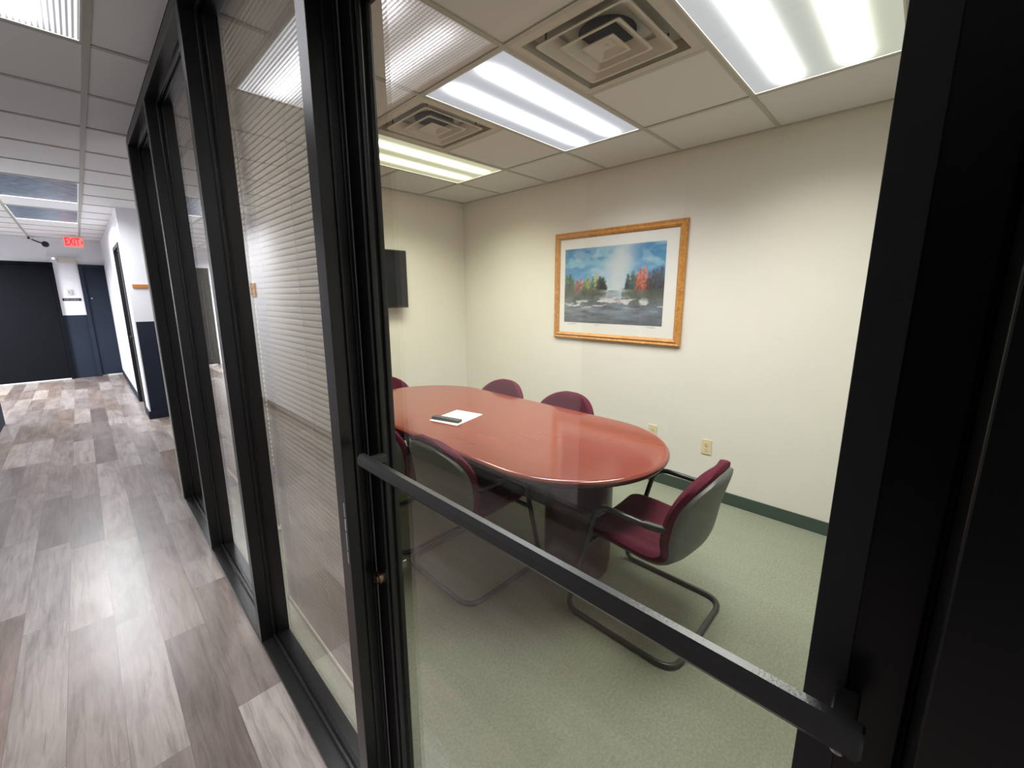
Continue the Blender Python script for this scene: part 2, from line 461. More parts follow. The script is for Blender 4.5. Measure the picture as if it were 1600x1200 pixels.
d3 = struct('door_3', bm, 'black_door', 'black door in the white right-hand corridor wall', 'door')
bm = new_bm(); 
for a, b in ((D0-.05, D0), (D1, D1+.05)): box(bm, RX-.01, RX+.02, a, b, 0, DH+.05, .002)
for a, b in ((D0, D0+.025), (D1-.025, D1)): box(bm, RX-.01, RX+.065, a, b, 0, DH, .002)
box(bm, RX-.01, RX+.02, D0, D1, DH, DH+.05, .002)
obj('door_frame', bm, 'black_door', d3)
bm = new_bm(); cyl(bm, (RX+.0, D0+.08, 1.0), .025, .06, 'x', 16)
obj('door_knob', bm, 'plastic_black', d3, True)

# end wall
bm = new_bm(); box(bm, XB, 2.2, YE, YE+.1, 0, H+.03)
we = struct('wall_end', bm, 'wall_white', 'white wall with two dark doors at the end of the corridor', 'wall')
bm = new_bm(); box(bm, -.60, -.28, YE-.004, YE, .0, 1.19)
obj('painted_wainscot', bm, 'navy', we)
bm = new_bm(); box(bm, -1.56, -.64, YE-.03, YE-.004, .02, 2.09, .003)
d1 = struct('door_4', bm, 'navy_door', 'wide dark navy door at the corridor end, left of the white strip', 'door')
bm = new_bm()
box(bm, -.64, -.595, YE-.05, YE, 0, 2.14, .003); box(bm, -1.61, -1.56, YE-.05, YE, 0, 2.14, .003); box(bm, -1.56, -.64, YE-.05, YE, 2.09, 2.14, .003)
obj('door_frame', bm, 'navy_door', d1)
bm = new_bm(); box(bm, -1.56, -.64, YE-.06, YE-.004, 0, .02, .003)
obj('gap_light_strip', bm, 'gap_light_strip', d1)  # pale strip painted in for the light gap under the door
bm = new_bm(); box(bm, -.22, RX-.002, YE-.024, YE-.004, .025, 2.06, .003)
d2 = struct('door_5', bm, 'navy', 'slate blue door at the corridor end, right of the white strip', 'door')
bm = new_bm(); box(bm, -.28, -.22, YE-.045, YE, 0, 2.12, .003); box(bm, -.22, RX-.002, YE-.045, YE, 2.06, 2.12, .003)
obj('door_frame', bm, 'navy', d2)
bm = new_bm(); box(bm, -.14, RX-.002, YE-.055, YE-.004, 0, .025, .003)
obj('gap_light_strip', bm, 'gap_light_strip', d2)  # same pale strip, standing in for light under this door
bm = new_bm(); cyl(bm, (-.17, YE-.035, 1.5), .012, .02, 'y', 12)
obj('door_viewer', bm, 'steel', d2, True)

# ------------------------------------------------------------------ glass partition
FD = .115                  # frame depth
ZT = H-.048                # underside of the head
DXS = .106
posts = [(.887, .935), (1.91, 1.955), (2.905, 2.95), (3.84, 3.895)]
for i in range(3):
    y0, y1 = posts[i][1], posts[i+1][0]
    bm = new_bm()
    box(bm, 0, FD, posts[i+1][0], posts[i+1][1], 0, H, .0015)
    box(bm, 0, FD, y0, y1, ZT, H, .0015); box(bm, 0, FD, y0, y1, 0, .016, .0015)
    wn = struct('window_%d' % (i+1), bm, 'frame', ['black framed glass panel next to the glass door', 'middle black framed glass panel of the partition', 'far black framed glass panel of the partition'][i], 'window')
    bm = new_bm()
    for xa, xb in ((.044, .054), (.066, .076)):
        box(bm, xa, xb, y0, y1, .016, .034, .002); box(bm, xa, xb, y0, y1, ZT-.016, ZT, .002)
        box(bm, xa, xb, y0, y0+.012, .034, ZT-.016, .002); box(bm, xa, xb, y1-.012, y1, .034, ZT-.016, .002)
    obj('glazing_stop', bm, 'frame', wn)
    bm = new_bm(); box(bm, .057, .063, y0, y1, .017, ZT)
    obj('glass_pane', bm, 'glass', wn)
bm = new_bm(); box(bm, 0, FD, posts[0][0], posts[0][1], 0, H, .0015)
for xa in (.028, .05): box(bm, xa, xa+.006, posts[0][0]-.006, posts[0][0], 0, 2.135, .001)
t1 = struct('trim_1', bm, 'frame', 'black post between the glass door and the fixed panels', 'post')
bm = new_bm(); rr = random.Random(3)
for z, h, wd in ((.90, .03, .004), (.935, .045, .003), (.985, .03, .005), (1.02, .035, .0035)):
    box(bm, -.0006, .0004, .898-wd/2, .898+wd/2, z, z+h)
obj('paint_chip', bm, 'chip', t1)
bm = new_bm(); box(bm, 0, FD, -.085, -.036, 0, H, .0015)
box(bm, DXS, .112, -.036, -.024, 0, 2.135, .001)
struct('trim_2', bm, 'frame', 'black post on the hinge side of the glass door', 'post')
# transom over the door
bm = new_bm(); box(bm, 0, FD, -.036, .887, ZT, H, .0015); box(bm, 0, FD, -.036, .887, 2.137, 2.182, .0015)
w4 = struct('window_4', bm, 'frame', 'black framed transom light above the glass door', 'window')
bm = new_bm(); box(bm, .057, .063, -.036, .887, 2.182, ZT); obj('glass_pane', bm, 'glass', w4)
# door
DX0, DX1, DY0, DY1 = .061, .105, -.032, .883
ST = .05
dr = thing('door_1', 'black aluminium glass door with a slanting push bar', 'door', (0, 0, 0), kind='structure')
bm = new_bm(); box(bm, DX0, DX1, DY1-ST, DY1, .01, 2.13, .002); obj('door_stile', bm, 'frame', dr)
bm = new_bm(); box(bm, DX0, DX1, DY0, .034, .01, 2.13, .002); obj('door_stile', bm, 'frame', dr)
bm = new_bm(); box(bm, DX0, DX1, .034, DY1-ST, 2.07, 2.13, .002); obj('top_rail', bm, 'frame', dr)
bm = new_bm(); box(bm, DX0, DX1, .034, DY1-ST, .01, .11, .002); obj('bottom_rail', bm, 'frame', dr)
bm = new_bm(); box(bm, .080, .086, .030, DY1-ST+.004, .105, 2.074); obj('glass_pane', bm, 'glass', dr)
bm = new_bm()
for xa, xb in ((.068, .078), (.088, .098)):
    box(bm, xa, xb, DY1-ST-.008, DY1-ST, .11, 2.07, .002)
obj('glazing_stop', bm, 'frame', dr)
bm = new_bm(); box(bm, DX0-.001, DX0+.02, DY1+.0005, DY1+.0035, .01, 2.13)
obj('weather_strip', bm, 'pile', dr)
bm = new_bm(); box(bm, DX0+.01, DX1, -.0355, DY0-.0005, .01, 2.13)
obj('gasket', bm, 'gasket', dr)
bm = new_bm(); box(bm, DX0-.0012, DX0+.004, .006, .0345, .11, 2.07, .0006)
obj('stile_sheen_strip', bm, 'stile_sheen', dr)  # paler strip stands in for a reflection on the stile front
# push bar: bevelled bar standing off the door on two posts
bm = new_bm()
prof = [(.008, 1.168), (.008, 1.1812), (.014, 1.189), (.0236, 1.189), (.030, 1.182), (.030, 1.167), (.026, 1.162), (.012, 1.162)]
ends = []
for y, sh in ((-.0105, .9), (-.0085, 1), (.8285, 1), (.8305, .9)):
    ends.append([bm.verts.new((.019+(x-.019)*sh, y, 1.1755+(z-1.1755)*sh)) for x, z in prof])
n = len(prof)
for A, B in zip(ends, ends[1:]):
    for k in range(n): bm.faces.new((A[k], A[(k+1) % n], B[(k+1) % n], B[k]))
bm.faces.new(ends[0]); bm.faces.new(ends[-1][::-1])
pb = obj('push_bar', bm, 'bar', dr)
for y in (.004, .806):
    bm = new_bm(); box(bm, .028, DX0, y-.009, y+.009, 1.167, 1.184, .002); obj('bar_bracket', bm, 'bar', pb)
bm = new_bm(); cyl(bm, (.018, .004, 1.1605), .0055, .004, 'z', 14); obj('screw', bm, 'steel', pb, True)
# lock
bm = new_bm(); cyl(bm, (DX0-.006, .858, .856), .0155, .014, 'x', 28, .0155); cyl(bm, (DX0-.0145, .858, .856), .0105, .006, 'x', 24)
lk = obj('lock_cylinder', bm, 'brass', dr, True)
bm = new_bm(); box(bm, DX0-.0185, DX0-.017, .857, .859, .850, .862); obj('keyway', bm, 'slot', lk)
bm = new_bm(); cyl(bm, (DX1+.005, .858, .856), .011, .010, 'x', 20); box(bm, DX1+.008, DX1+.024, .8555, .8605, .845, .867, .002); obj('thumb_turn', bm, 'nickel', dr, True)

# ------------------------------------------------------------------ ceiling lights
def troffer(name, label, loc, rz, lens, group, watts=0, color=(1, 1, 1), spread=None, cat='light'):
    t = thing(name, label, cat, loc, rz, group)
    a, b = G-.012, G/2-.012          # half length, half width inside the tees
    bm = new_bm(); e = .008
    for (x0, x1, y0, y1) in ((-a, a, -b, -b+e), (-a, a, b-e, b), (-a, -a+e, -b+e, b-e), (a-e, a, -b+e, b-e)):
        box(bm, x0, x1, y0, y1, .0, .012, .001)
    obj('lens_frame', bm, 'white_metal', t)
    bm = new_bm(); box(bm, -a+e, a-e, -b+e, b-e, .004, .010); obj('lens', bm, lens, t)
    bm = new_bm(); box(bm, -a, a, -b, b, .012, .10); obj('housing', bm, 'white_metal', t)
    if watts:
        ld = bpy.data.lights.new('fluorescent_tubes', 'AREA'); ld.shape = 'RECTANGLE'; ld.size = 2*(a-e); ld.size_y = 2*(b-e)
        ld.energy = watts; ld.color = color; ld.spread = spread or SPREAD
        lo = bpy.data.objects.new('fluorescent_tubes', ld); COL.objects.link(lo); lo.parent = t; lo.location = (0, 0, .0035)
    return t
GR = 'fluorescent ceiling lights in the meeting room'
cxr = GX-G
t = troffer('ceiling_light', 'lit ceiling light with mismatched white and yellowish tubes, nearest the black door post', (cxr, GY-G/2, H), 0, 'lens_mixed', GR, ROOM_W, (1, 1, .93))
t = troffer('ceiling_light', 'lit cool white ceiling light between the two square vents', (cxr, GY+1.5*G, H), 0, 'lens_cool', GR, ROOM_W, (.95, .96, 1))
t = troffer('ceiling_light', 'lit yellow-tinged ceiling light nearest the television wall', (cxr, GY+3.5*G, H), 0, 'lens_yellow', GR, ROOM_W, (1, .98, .76))
GH = 'ceiling lights along the corridor'
hx = CT-G/2
troffer('ceiling_light', 'lit prismatic ceiling light at the near end of the corridor ceiling', (hx, CY-G, H), math.pi/2, 'lens_prism', GH, NEAR_W, (.97, .97, 1), NARROW)
troffer('ceiling_light', 'dim blue-grey ceiling light panel, nearer of the two such panels', (hx, CY+6*G, H), math.pi/2, 'lens_off', GH, MID_W, (.95, .97, 1), WIDE)
troffer('ceiling_light', 'dim blue-grey ceiling light panel nearest the exit sign', (hx, CY+9*G, H), math.pi/2, 'lens_off', GH, MID_W, (.95, .97, 1), WIDE)
troffer('ceiling_light', 'added ceiling light out of view over the side hall', (CT-3.5*G, CY+12*G, H), math.pi/2, 'lens_added', GH, FAR_W, (.93, .96, 1), WIDE)  # unseen fixture added to brighten the corridor end
troffer('ceiling_light', 'added ceiling light out of view behind the viewer', (hx, CY-7*G, H), math.pi/2, 'lens_added', GH, NEAR_W, (.97, .97, 1), NARROW)  # unseen fixture added as extra light on the near corridor

# ------------------------------------------------------------------ square air diffusers
def frustum(bm, r0, z0, r1, z1, th=.0015, rc=.25):
    """hollow square cone, lower edge r0 at z0, upper edge r1 at z1, softly rounded corners"""
    def ring(r, z):
        c = r*rc*.35; pts = []
        for (sx, sy) in ((1, 1), (-1, 1), (-1, -1), (1, -1)):
            a = math.atan2(sy, sx)
            for k in range(5):
                t = a-math.pi/4+k*math.pi/8
                pts.append((sx*(r-c)+math.cos(t)*c, sy*(r-c)+math.sin(t)*c, z))
        return [bm.verts.new(p) for p in pts]
    A = ring(r0, z0); A2 = ring(r0, z0-.004); B = ring(r1, z1); A3 = ring(r0-.012, z0-.004); B2 = ring(r1-.004, z1)
    for P, Q in ((B, A), (A, A2), (A2, A3), (A3, B2)):
        n = len(P)
        for k in range(n): bm.faces.new((P[k], P[(k+1) % n], Q[(k+1) % n], Q[k]))
def diffuser(label, loc):
    t = thing('air_diffuser', label, 'vent', loc, 0, 'square ceiling air vents')
    a = G/2-.012
    bm = new_bm(); r = .252
    for (x0, x1, y0, y1) in ((-a, a, -a, -r), (-a, a, r, a), (-a, -r, -r, r), (r, a, -r, r)): box(bm, x0, x1, y0, y1, .001, .009)
    obj('face_plate', bm, 'vent', t)
    bm = new_bm(); box(bm, -a, a, -a, a, .055, .07)
    for (x0, x1, y0, y1) in ((-a, a, -a, -r), (-a, a, r, a), (-a, -r, -r, r), (r, a, -r, r)): box(bm, x0, x1, y0, y1, .009, .055)
    pl = obj('plenum', bm, 'vent', t)
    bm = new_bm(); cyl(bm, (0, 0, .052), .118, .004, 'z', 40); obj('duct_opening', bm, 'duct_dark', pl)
    for r0, r1, z0, z1 in ((.214, .150, .004, .040), (.140, .084, .001, .036)):
        bm = new_bm(); frustum(bm, r0, z0, r1, z1); obj('louver_ring', bm, 'vent', t)
    bm = new_bm(); frustum(bm, .074, -.002, .030, .014)
    box(bm, -.031, .031, -.031, .031, .010, .016); cyl(bm, (0, 0, .009), .007, .004, 'z', 14)
    obj('center_cone', bm, 'vent', t)
    for sx, sy in ((1, 1), (-1, -1), (1, -1), (-1, 1)):
        bm = new_bm(); box(bm, sx*.18-.003, sx*.18+.003, sy*.18-.003, sy*.18+.003, .02, .055); obj('hanger', bm, 'duct_dark', t)
    return t
diffuser('square off-white ceiling air vent beside the light with mismatched tubes', (GX-1.5*G, GY+G/2, H))
diffuser('square off-white ceiling air vent beside the yellow-tinged light', (GX-1.5*G, GY+2.5*G, H))

# ------------------------------------------------------------------ blinds behind the fixed panels
def blind(y0, y1, zb, label, x=.150):
    t = thing('mini_blind', label, 'blind', (x, (y0+y1)/2, 0), 0, 'mini blinds behind the glass partition')
    hw = (y1-y0)/2
    bm = new_bm(); box(bm, -.016, .016, -hw, hw, H-.045, H-.002, .002); obj('headrail', bm, 'blind', t)
    bm = new_bm(); z = H-.06
    while z > zb+.022:
        prof = []
        for k in range(5):
            u = (k/4-.5); zz = u*.0235; xx = -.0026*(1-4*u*u) + u*.0055
            prof.append((xx, z+zz))
        ra = [[bm.verts.new((px, y, pz)) for px, pz in prof] for y in (-hw, hw)]
        rb = [[bm.verts.new((px+.0006, y, pz)) for px, pz in prof] for y in (-hw, hw)]
        for k in range(4):
            bm.faces.new((ra[0][k], ra[1][k], ra[1][k+1], ra[0][k+1])); bm.faces.new((rb[0][k], rb[0][k+1], rb[1][k+1], rb[1][k]))
        bm.faces.new((ra[0][0], rb[0][0], rb[1][0], ra[1][0])); bm.faces.new((ra[0][4], ra[1][4], rb[1][4], rb[0][4]))
        z -= .0212
    obj('slats', bm, 'blind', t, True)
    bm = new_bm(); box(bm, -.011, .011, -hw, hw, zb, zb+.014, .003); obj('bottom_rail', bm, 'blind', t)
    bm = new_bm()
    for yy in (-hw*.7, 0, hw*.7): box(bm, -.0085, -.0075, yy-.0008, yy+.0008, zb+.01, H-.045)
    obj('ladder_cord', bm, 'cord', t)
blind(.93, 1.985, .115, 'beige mini blind closed behind the glass panel next to the door')
blind(2.005, 2.985, .45, 'beige mini blind behind the middle glass panel, hanging shorter')
blind(3.005, 3.83, .115, 'beige mini blind behind the far glass panel')

# ------------------------------------------------------------------ conference table
TX, TY, TZ = 1.402, 1.965, .75
TL, TR = .66, .53          # half straight length, end radius
tb = thing('conference_table', 'long oval conference table with a glossy red cherry top', 'table', (TX, TY, 0))
bm = new_bm()
def outline(off):
    pts = []; r = TR-off
    for k in range(33):
        a = math.pi*k/32; pts.append((r*math.cos(a), TL+r*math.sin(a)))
    for k in range(33):
        a = math.pi+math.pi*k/32; pts.append((r*math.cos(a), -TL+r*math.sin(a)))
    return pts
def loft(prof, cap_top=False, cap_bot=False):
    bm = new_bm()
    rings = [[bm.verts.new((x, y, TZ+z)) for x, y in outline(o)] for o, z in prof]
    for A, B in zip(rings, rings[1:]):
        n = len(A)
        for k in range(n): bm.faces.new((A[k], A[(k+1) % n], B[(k+1) % n], B[k]))
    if cap_top:                      # fill across, row by row
        T = rings[-1]; Rr = [T[i] for i in range(16, -1, -1)]+[T[i] for i in range(65, 48, -1)]; Ll = [T[i] for i in range(16, 50)]
        for i in range(33):
            f = []
            for v in (Rr[i], Rr[i+1], Ll[i+1], Ll[i]):
                if v not in f: f.append(v)
            bm.faces.new(f)
    if cap_bot: bm.faces.new(rings[0][::-1])
    return bm
arc = [(.019*(1-math.cos(a)), -.019+.019*math.sin(a)) for a in (-math.pi/2+math.pi*k/16 for k in range(17))]
bm.free()
obj('tabletop', loft(arc[10:]+[(.024, 0), (.06, 0)], True), 'cherry', tb, True)
obj('edge_band', loft([(.09, -.038), (.024, -.038)]+arc[:11], False, True), 'edge_dark', tb, True)
for x, y, rx, ry in ((.038, -.725, .22, .165), (.018, .695, .08, .165)):
    bm = new_bm(); cyl(bm, (0, 0, .38), 1, .664, 'z', 56); cyl(bm, (0, 0, .024), .96, .048, 'z', 56)
    for v in bm.verts: v.co = Vector((x+v.co.x*rx, y+v.co.y*ry, v.co.z))
    obj('pedestal', bm, 'pedestal', tb, True)
bm = new_bm(); box(bm, .006, .030, -.57, .54, .30, .70, .002); obj('stretcher_panel', bm, 'pedestal', tb)

# ------------------------------------------------------------------ guest chairs
PROF = [(.235, .418), (.222, .436), (.19, .449), (.10, .452), (0, .445), (-.09, .440), (-.15, .449), (-.187, .478), (-.204, .54), (-.216, .62), (-.232, .70), (-.248, .77), (-.262, .836)]
def chair_surface(nv=46, nu=22):
    P = [Vector((0, a, b)) for a, b in PROF]
    # smooth resample
    def cr(p0, p1, p2, p3, t):
        return .5*((2*p1)+(p2-p0)*t+(2*p0-5*p1+4*p2-p3)*t*t+(3*p1-p0-3*p2+p3)*t**3)
    fine = []
    for i in range(len(P)-1):
        for k in range(12):
            fine.append(cr(P[max(i-1, 0)], P[i], P[i+1], P[min(i+2, len(P)-1)], k/12))
    fine.append(P[-1])
    cum = [0]
    for a, b in zip(fine, fine[1:]): cum.append(cum[-1]+(b-a).length)
    L = cum[-1]
    def at(s):
        s = max(0, min(L, s)); i = 0
        while i < len(cum)-2 and cum[i+1] < s: i += 1
        t = (s-cum[i])/max(1e-9, cum[i+1]-cum[i]); p = fine[i].lerp(fine[i+1], t)
        d = (fine[min(i+2, len(fine)-1)]-fine[max(i-1, 0)]).normalized()
        return p, Vector((0, d.z, -d.y))*1.0
    ss = []
    for k in range(nv+1):
        u = k/nv; ss.append(L*(.5-.5*math.cos(math.pi*u))*.55 + L*u*.45)
    F, N, E = [], [], []
    s_back = cum[12*7]; s_top0 = L-.235
    for s in ss:
        p, n = at(s)
        # n should point to the sitter: up over the seat, forward on the back
        if n.z < 0 or (abs(n.z) < .5 and n.y < 0): n = -n
        w = .240
        b = max(0, min(1, (s-s_back+.12)/.2)); b = b*b*(3-2*b); w += .012*b
        if s < .09: t = 1-s/.09; w -= .085*(1-math.sqrt(max(0, 1-t*t)))
        if s > s_top0:
            t = (s-s_top0)/(L-s_top0); w *= max(.02, (1-t**2.3))**.5
        rowF, rowN, rowE = [], [], []
        for j in range(nu+1):
            u = -1+2*j/nu; u2 = math.copysign(abs(u)**.85, u)
            c = .012+(.062-.012)*b
            x = u2*w; q = x/.25
            d = c*abs(q)**2.2
            nn = (n + Vector((-u2*.5*b, 0, 0))).normalized()
            rowF.append(Vector((x, p.y, p.z))+n*d); rowN.append(nn)
            eu = 1-abs(u2); ev = min(s, L-s)/.05
            rowE.append(min(1, eu/.16, ev))
        F.append(rowF); N.append(rowN); E.append(rowE)
    return F, N, E
def closed_pair(bm, A, B):
    nv, nu = len(A), len(A[0])
    va = [[bm.verts.new(p) for p in r] for r in A]; vb = [[bm.verts.new(p) for p in r] for r in B]
    for i in range(nv-1):
        for j in range(nu-1):
            bm.faces.new((va[i][j], va[i][j+1], va[i+1][j+1], va[i+1][j])); bm.faces.new((vb[i][j], vb[i+1][j], vb[i+1][j+1], vb[i][j+1]))
    for i in range(nv-1):
        bm.faces.new((va[i][0], va[i+1][0], vb[i+1][0], vb[i][0])); bm.faces.new((va[i][-1], vb[i][-1], vb[i+1][-1], va[i+1][-1]))
    for j in range(nu-1):
        bm.faces.new((va[0][j], vb[0][j], vb[0][j+1], va[0][j+1])); bm.faces.new((va[-1][j], va[-1][j+1], vb[-1][j+1], vb[-1][j]))
def make_chair(label, loc, rz, group):
    t = thing('guest_chair', label, 'chair', loc, rz, group)
    F, N, E = chair_surface(); nv, nu = len(F), len(F[0])
    def off(d0, edge): return [[F[i][j]-N[i][j]*(d0-edge*(1-math.sqrt(max(0, 1-(1-E[i][j])**2)))) for j in range(nu)] for i in range(nv)]
    top = off(-.004, .014*-1); bot = off(.034, .0)
    top = [[F[i][j]+N[i][j]*(.006-.018*(1-math.sqrt(max(0, 1-(1-E[i][j])**2)))) for j in range(nu)] for i in range(nv)]
    bot = [[F[i][j]-N[i][j]*(.042-.016*(1-math.sqrt(max(0, 1-(1-E[i][j])**2)))) for j in range(nu)] for i in range(nv)]
    bm = new_bm(); closed_pair(bm, top, bot); obj('upholstery', bm, 'fabric', t, True)
    # the shell sits behind the cushion and stops short of its rounded rim
    cy, cz = -.02, .60
    def inset(p): return Vector((p.x*.945, p.y, p.z-.026*max(0, (p.z-.62)/.22)))
    s0 = [[inset(F[i][j])-N[i][j]*.030 for j in range(nu)] for i in range(nv)]
    s1 = [[inset(F[i][j])-N[i][j]*(.036+.022*math.sqrt(max(0, 1-(1-E[i][j])**2))) for j in range(nu)] for i in range(nv)]
    bm = new_bm(); closed_pair(bm, s0, s1); obj('back_shell', bm, 'shell', t, True)
    # continuous tube: arm - front leg - floor runner - rear bar, both sides
    half = [(.262, -.150, .600), (.284, -.09, .606), (.284, .125, .612), (.284, .275, .0125), (.284, -.262, .0125)]
    path = [Vector(p) for p in half] + [Vector((-x, y, z)) for x, y, z in half[::-1]]
    pts = fillet(path, [.05, .10, .05, .09, .09, .05, .10, .05], 9)
    bm = new_bm(); tube(bm, pts, .0128, 14); fr = obj('tube_frame', bm, 'tube', t, True)
    for s in (-1, 1):
        bm = new_bm(); tube(bm, [(s*.282, -.095, .606), (s*.262, -.152, .600), (s*.250, -.176, .597)], .0165, 14); obj('arm_cap', bm, 'cap', fr, True)
    bm = new_bm()
    tube(bm, [(-.284, .187, .380), (.284, .187, .380)], .011, 10)
    for s in (-1, 1): box(bm, s*.12-.015, s*.12+.015, -.10, .195, .372, .395, .002)
    obj('seat_support', bm, 'tube', t, True)
    return t
GC = 'maroon guest chairs around the oval table'
ch = make_chair('maroon chair with grey shell at the near rounded end of the table, wholly visible', (1.410, .80, 0), 0, GC)
dup(ch, (1.04, 1.695, 0), -math.pi/2, 'maroon chair on the glass side whose grey shell hides the near table edge', GC)
dup(ch, (1.035, 2.31, 0), -math.pi/2, 'maroon chair on the glass side mostly hidden by the black door stile', GC)
dup(ch, (1.80, 1.77, 0), math.pi/2, 'maroon chair on the picture side, nearer the wall outlets', GC)
dup(ch, (1.80, 2.44, 0), math.pi/2, 'maroon chair on the picture side, nearer the television wall', GC)
dup(ch, (1.40, 3.08, 0), math.pi, 'maroon chair at the far table end below the television', GC)

# ------------------------------------------------------------------ on the table
pa = math.atan2(2.22-2.155, 1.364-1.096)
pc = (1.247, 2.075)
bm = new_bm(); box(bm, -.14, .14, -.108, .108, 0, .004, .0005)
pp = tag(obj('paper_sheet', bm, 'paper', None, loc=(pc[0], pc[1], TZ)), 'white printed paper lying on the cherry tabletop', 'paper'); pp.rotation_euler = (0, 0, pa)
bm = new_bm()
for x, ys in ((.055, (-.03, .035)), (.025, (-.045, .045))):
    y = ys[0]
    while y < ys[1]:
        l = random.uniform(.008, .016); box(bm, x-.004, x+.004, y, y+l, .004, .0043); y += l+.005
obj('printed_lines', bm, 'ink', pp)
ra = math.atan2(1.968-2.164, 1.179-1.122)
bm = new_bm(); box(bm, -.105, .105, -.022, .022, 0, .019, .006)
rm = tag(obj('remote_control', bm, 'remote', None, True, (1.158, 2.062, TZ+.004)), 'black remote control lying across the white paper', 'remote'); rm.rotation_euler = (0, 0, ra)
bm = new_bm()
for i in range(7):
    for j in (-1, 0, 1): box(bm, -.085+i*.022, -.073+i*.022, j*.012-.004, j*.012+.004, .019, .0205)
obj('button_pad', bm, 'button', rm)

# ------------------------------------------------------------------ framed landscape
PY0, PY1, PZ0, PZ1 = 1.295, 2.510, 1.140, 2.078
pic = thing('framed_picture', 'landscape print in a white mat and honey oak frame on the cream wall', 'picture', (W, (PY0+PY1)/2, (PZ0+PZ1)/2))
hw, hh = (PY1-PY0)/2, (PZ1-PZ0)/2
bm = new_bm()
fp = [(0, 0), (0, -.022), (.008, -.030), (.022, -.024), (.036, -.031), (.050, -.022), (.056, -.014), (.056, 0)]
rings = [[bm.verts.new((x, sy*(hw-o), sz*(hh-o))) for sy, sz in ((-1, -1), (1, -1), (1, 1), (-1, 1))] for o, x in fp]
rings.append(rings[0])
for A, B in zip(rings, rings[1:]):
    for k in range(4): bm.faces.new((A[k], A[(k+1) % 4], B[(k+1) % 4], B[k]))
obj('frame', bm, 'oak', pic)
bm = new_bm(); box(bm, -.010, -.004, -hw+.054, hw-.054, -hh+.054, hh-.054); mtb = obj('mat_board', bm, 'matboard', pic)
# the print: a painted river landscape on a colour grid
ay0, ay1, az0, az1 = 1.448, 2.398, 1.288, 1.934
NY, NZ = 230, 160
rng = np.random.RandomState(5)
def vnoise(u, v, fu, fv, seed):
    r = np.random.RandomState(seed); g = r.rand(int(fv)+3, int(fu)+3)
    x, y = u*fu, v*fv; xi, yi = x.astype(int), y.astype(int); fx, fy = x-xi, y-yi
    fx = fx*fx*(3-2*fx); fy = fy*fy*(3-2*fy)
    return (g[yi, xi]*(1-fx)+g[yi, xi+1]*fx)*(1-fy)+(g[yi+1, xi]*(1-fx)+g[yi+1, xi+1]*fx)*fy
uu, vv = np.meshgrid(np.linspace(0, 1, NY), np.linspace(0, 1, NZ))   # u left->right as seen, v bottom->top
def fbm(fu, fv, sd): return sum(vnoise(uu, vv, fu*2**k, fv*2**k, sd+k)/2**k for k in range(4))/1.875
def A3(c): return np.array(c, float)[None, None, :]
def mixc(img, c, m): return img*(1-m[..., None])+(c if isinstance(c, np.ndarray) and c.ndim == 3 else A3(c))*m[..., None]
sstep = lambda a, b, x: np.clip((x-a)/(b-a), 0, 1)**2*(3-2*np.clip((x-a)/(b-a), 0, 1))
img = np.zeros((NZ, NY, 3))+A3((86, 150, 200))
img = mixc(img, (52, 122, 180), sstep(.5, 1, vv)*.9)
img = mixc(img, (150, 196, 212), sstep(.42, .62, fbm(4, 5, 10))*.75)
img = mixc(img, (40, 120, 172), sstep(.55, .7, fbm(5, 7, 20))*.6)
beam = np.exp(-((uu-(.55+.16*(vv-.5)))/.15)**2)*(.75+.5*fbm(5, 3, 150))
img = mixc(img, (206, 212, 214), np.clip(beam*1.0*(.55+.7*fbm(6, 4, 30)), 0, .92))
cl = sstep(.52, .68, fbm(6, 9, 40))*(vv > .5)
img = mixc(img, (196, 208, 220), cl*.45)
# trees
def trees(lo, hi, n, cols, base, hmin, hmax, sd):
    global img
    r = np.random.RandomState(sd)
    for k in range(n):
        cx = lo+(hi-lo)*(k+.5)/n+r.uniform(-.012, .012); h = r.uniform(hmin, hmax); wd = r.uniform(.036, .054)
        top = base+h; t = np.clip((top-vv)/h, 0, 1.4)
        edge = wd*np.clip(t, 0, 1)**.42*(.70+.65*vnoise(uu, vv, 50, 40, sd+k))
        m = ((vv < top) & (vv > base-.05)).astype(float)*sstep(-.1, .5, (edge-np.abs(uu-cx))/wd)
        c = A3(cols[k % len(cols)])*(.85+.75*vnoise(uu, vv, 70, 50, sd+90+k))[..., None]*(1-.35*np.clip(t, 0, 1))[..., None]
        img = mixc(img, np.clip(c, 0, 255), np.clip(m, 0, 1)*.93)
trees(.0, .42, 10, [(58, 84, 62), (52, 70, 50), (70, 92, 62), (150, 92, 78), (170, 100, 92), (84, 130, 110), (150, 138, 70), (74, 118, 96), (168, 150, 92), (50, 64, 58)], .42, .17, .27, 3)
trees(.405, .44, 1, [(30, 40, 40)], .45, .16, .17, 30)
trees(.66, 1.0, 9, [(40, 58, 60), (62, 86, 78), (66, 96, 82), (190, 92, 74), (196, 100, 80), (92, 62, 58), (64, 66, 74), (72, 72, 82), (60, 66, 78)], .44, .18, .30, 60)
bank = sstep(.47, .40, vv+.05*(fbm(8, 3, 70)-.5))
land = A3((80, 86, 78))*(.6+.8*fbm(14, 10, 80))[..., None]
img = mixc(img, land, bank*((uu < .46) | (uu > .62)).astype(float)*.95)
img = mixc(img, (196, 206, 210), sstep(.46, .43, vv)*sstep(.39, .43, vv)*np.exp(-((uu-.55)/.13)**2))
riv = np.exp(-((uu-(.52+.5*(.40-vv)*np.sin(vv*30)))/(.05+.6*np.clip(.44-vv, 0, 1)))**2)*(vv < .44)
img = mixc(img, A3((128, 138, 146))*(.6+.8*fbm(10, 22, 90))[..., None], np.clip(riv, 0, 1)*.8)
wat = sstep(.34, .22, vv+.06*(fbm(7, 5, 100)-.5))
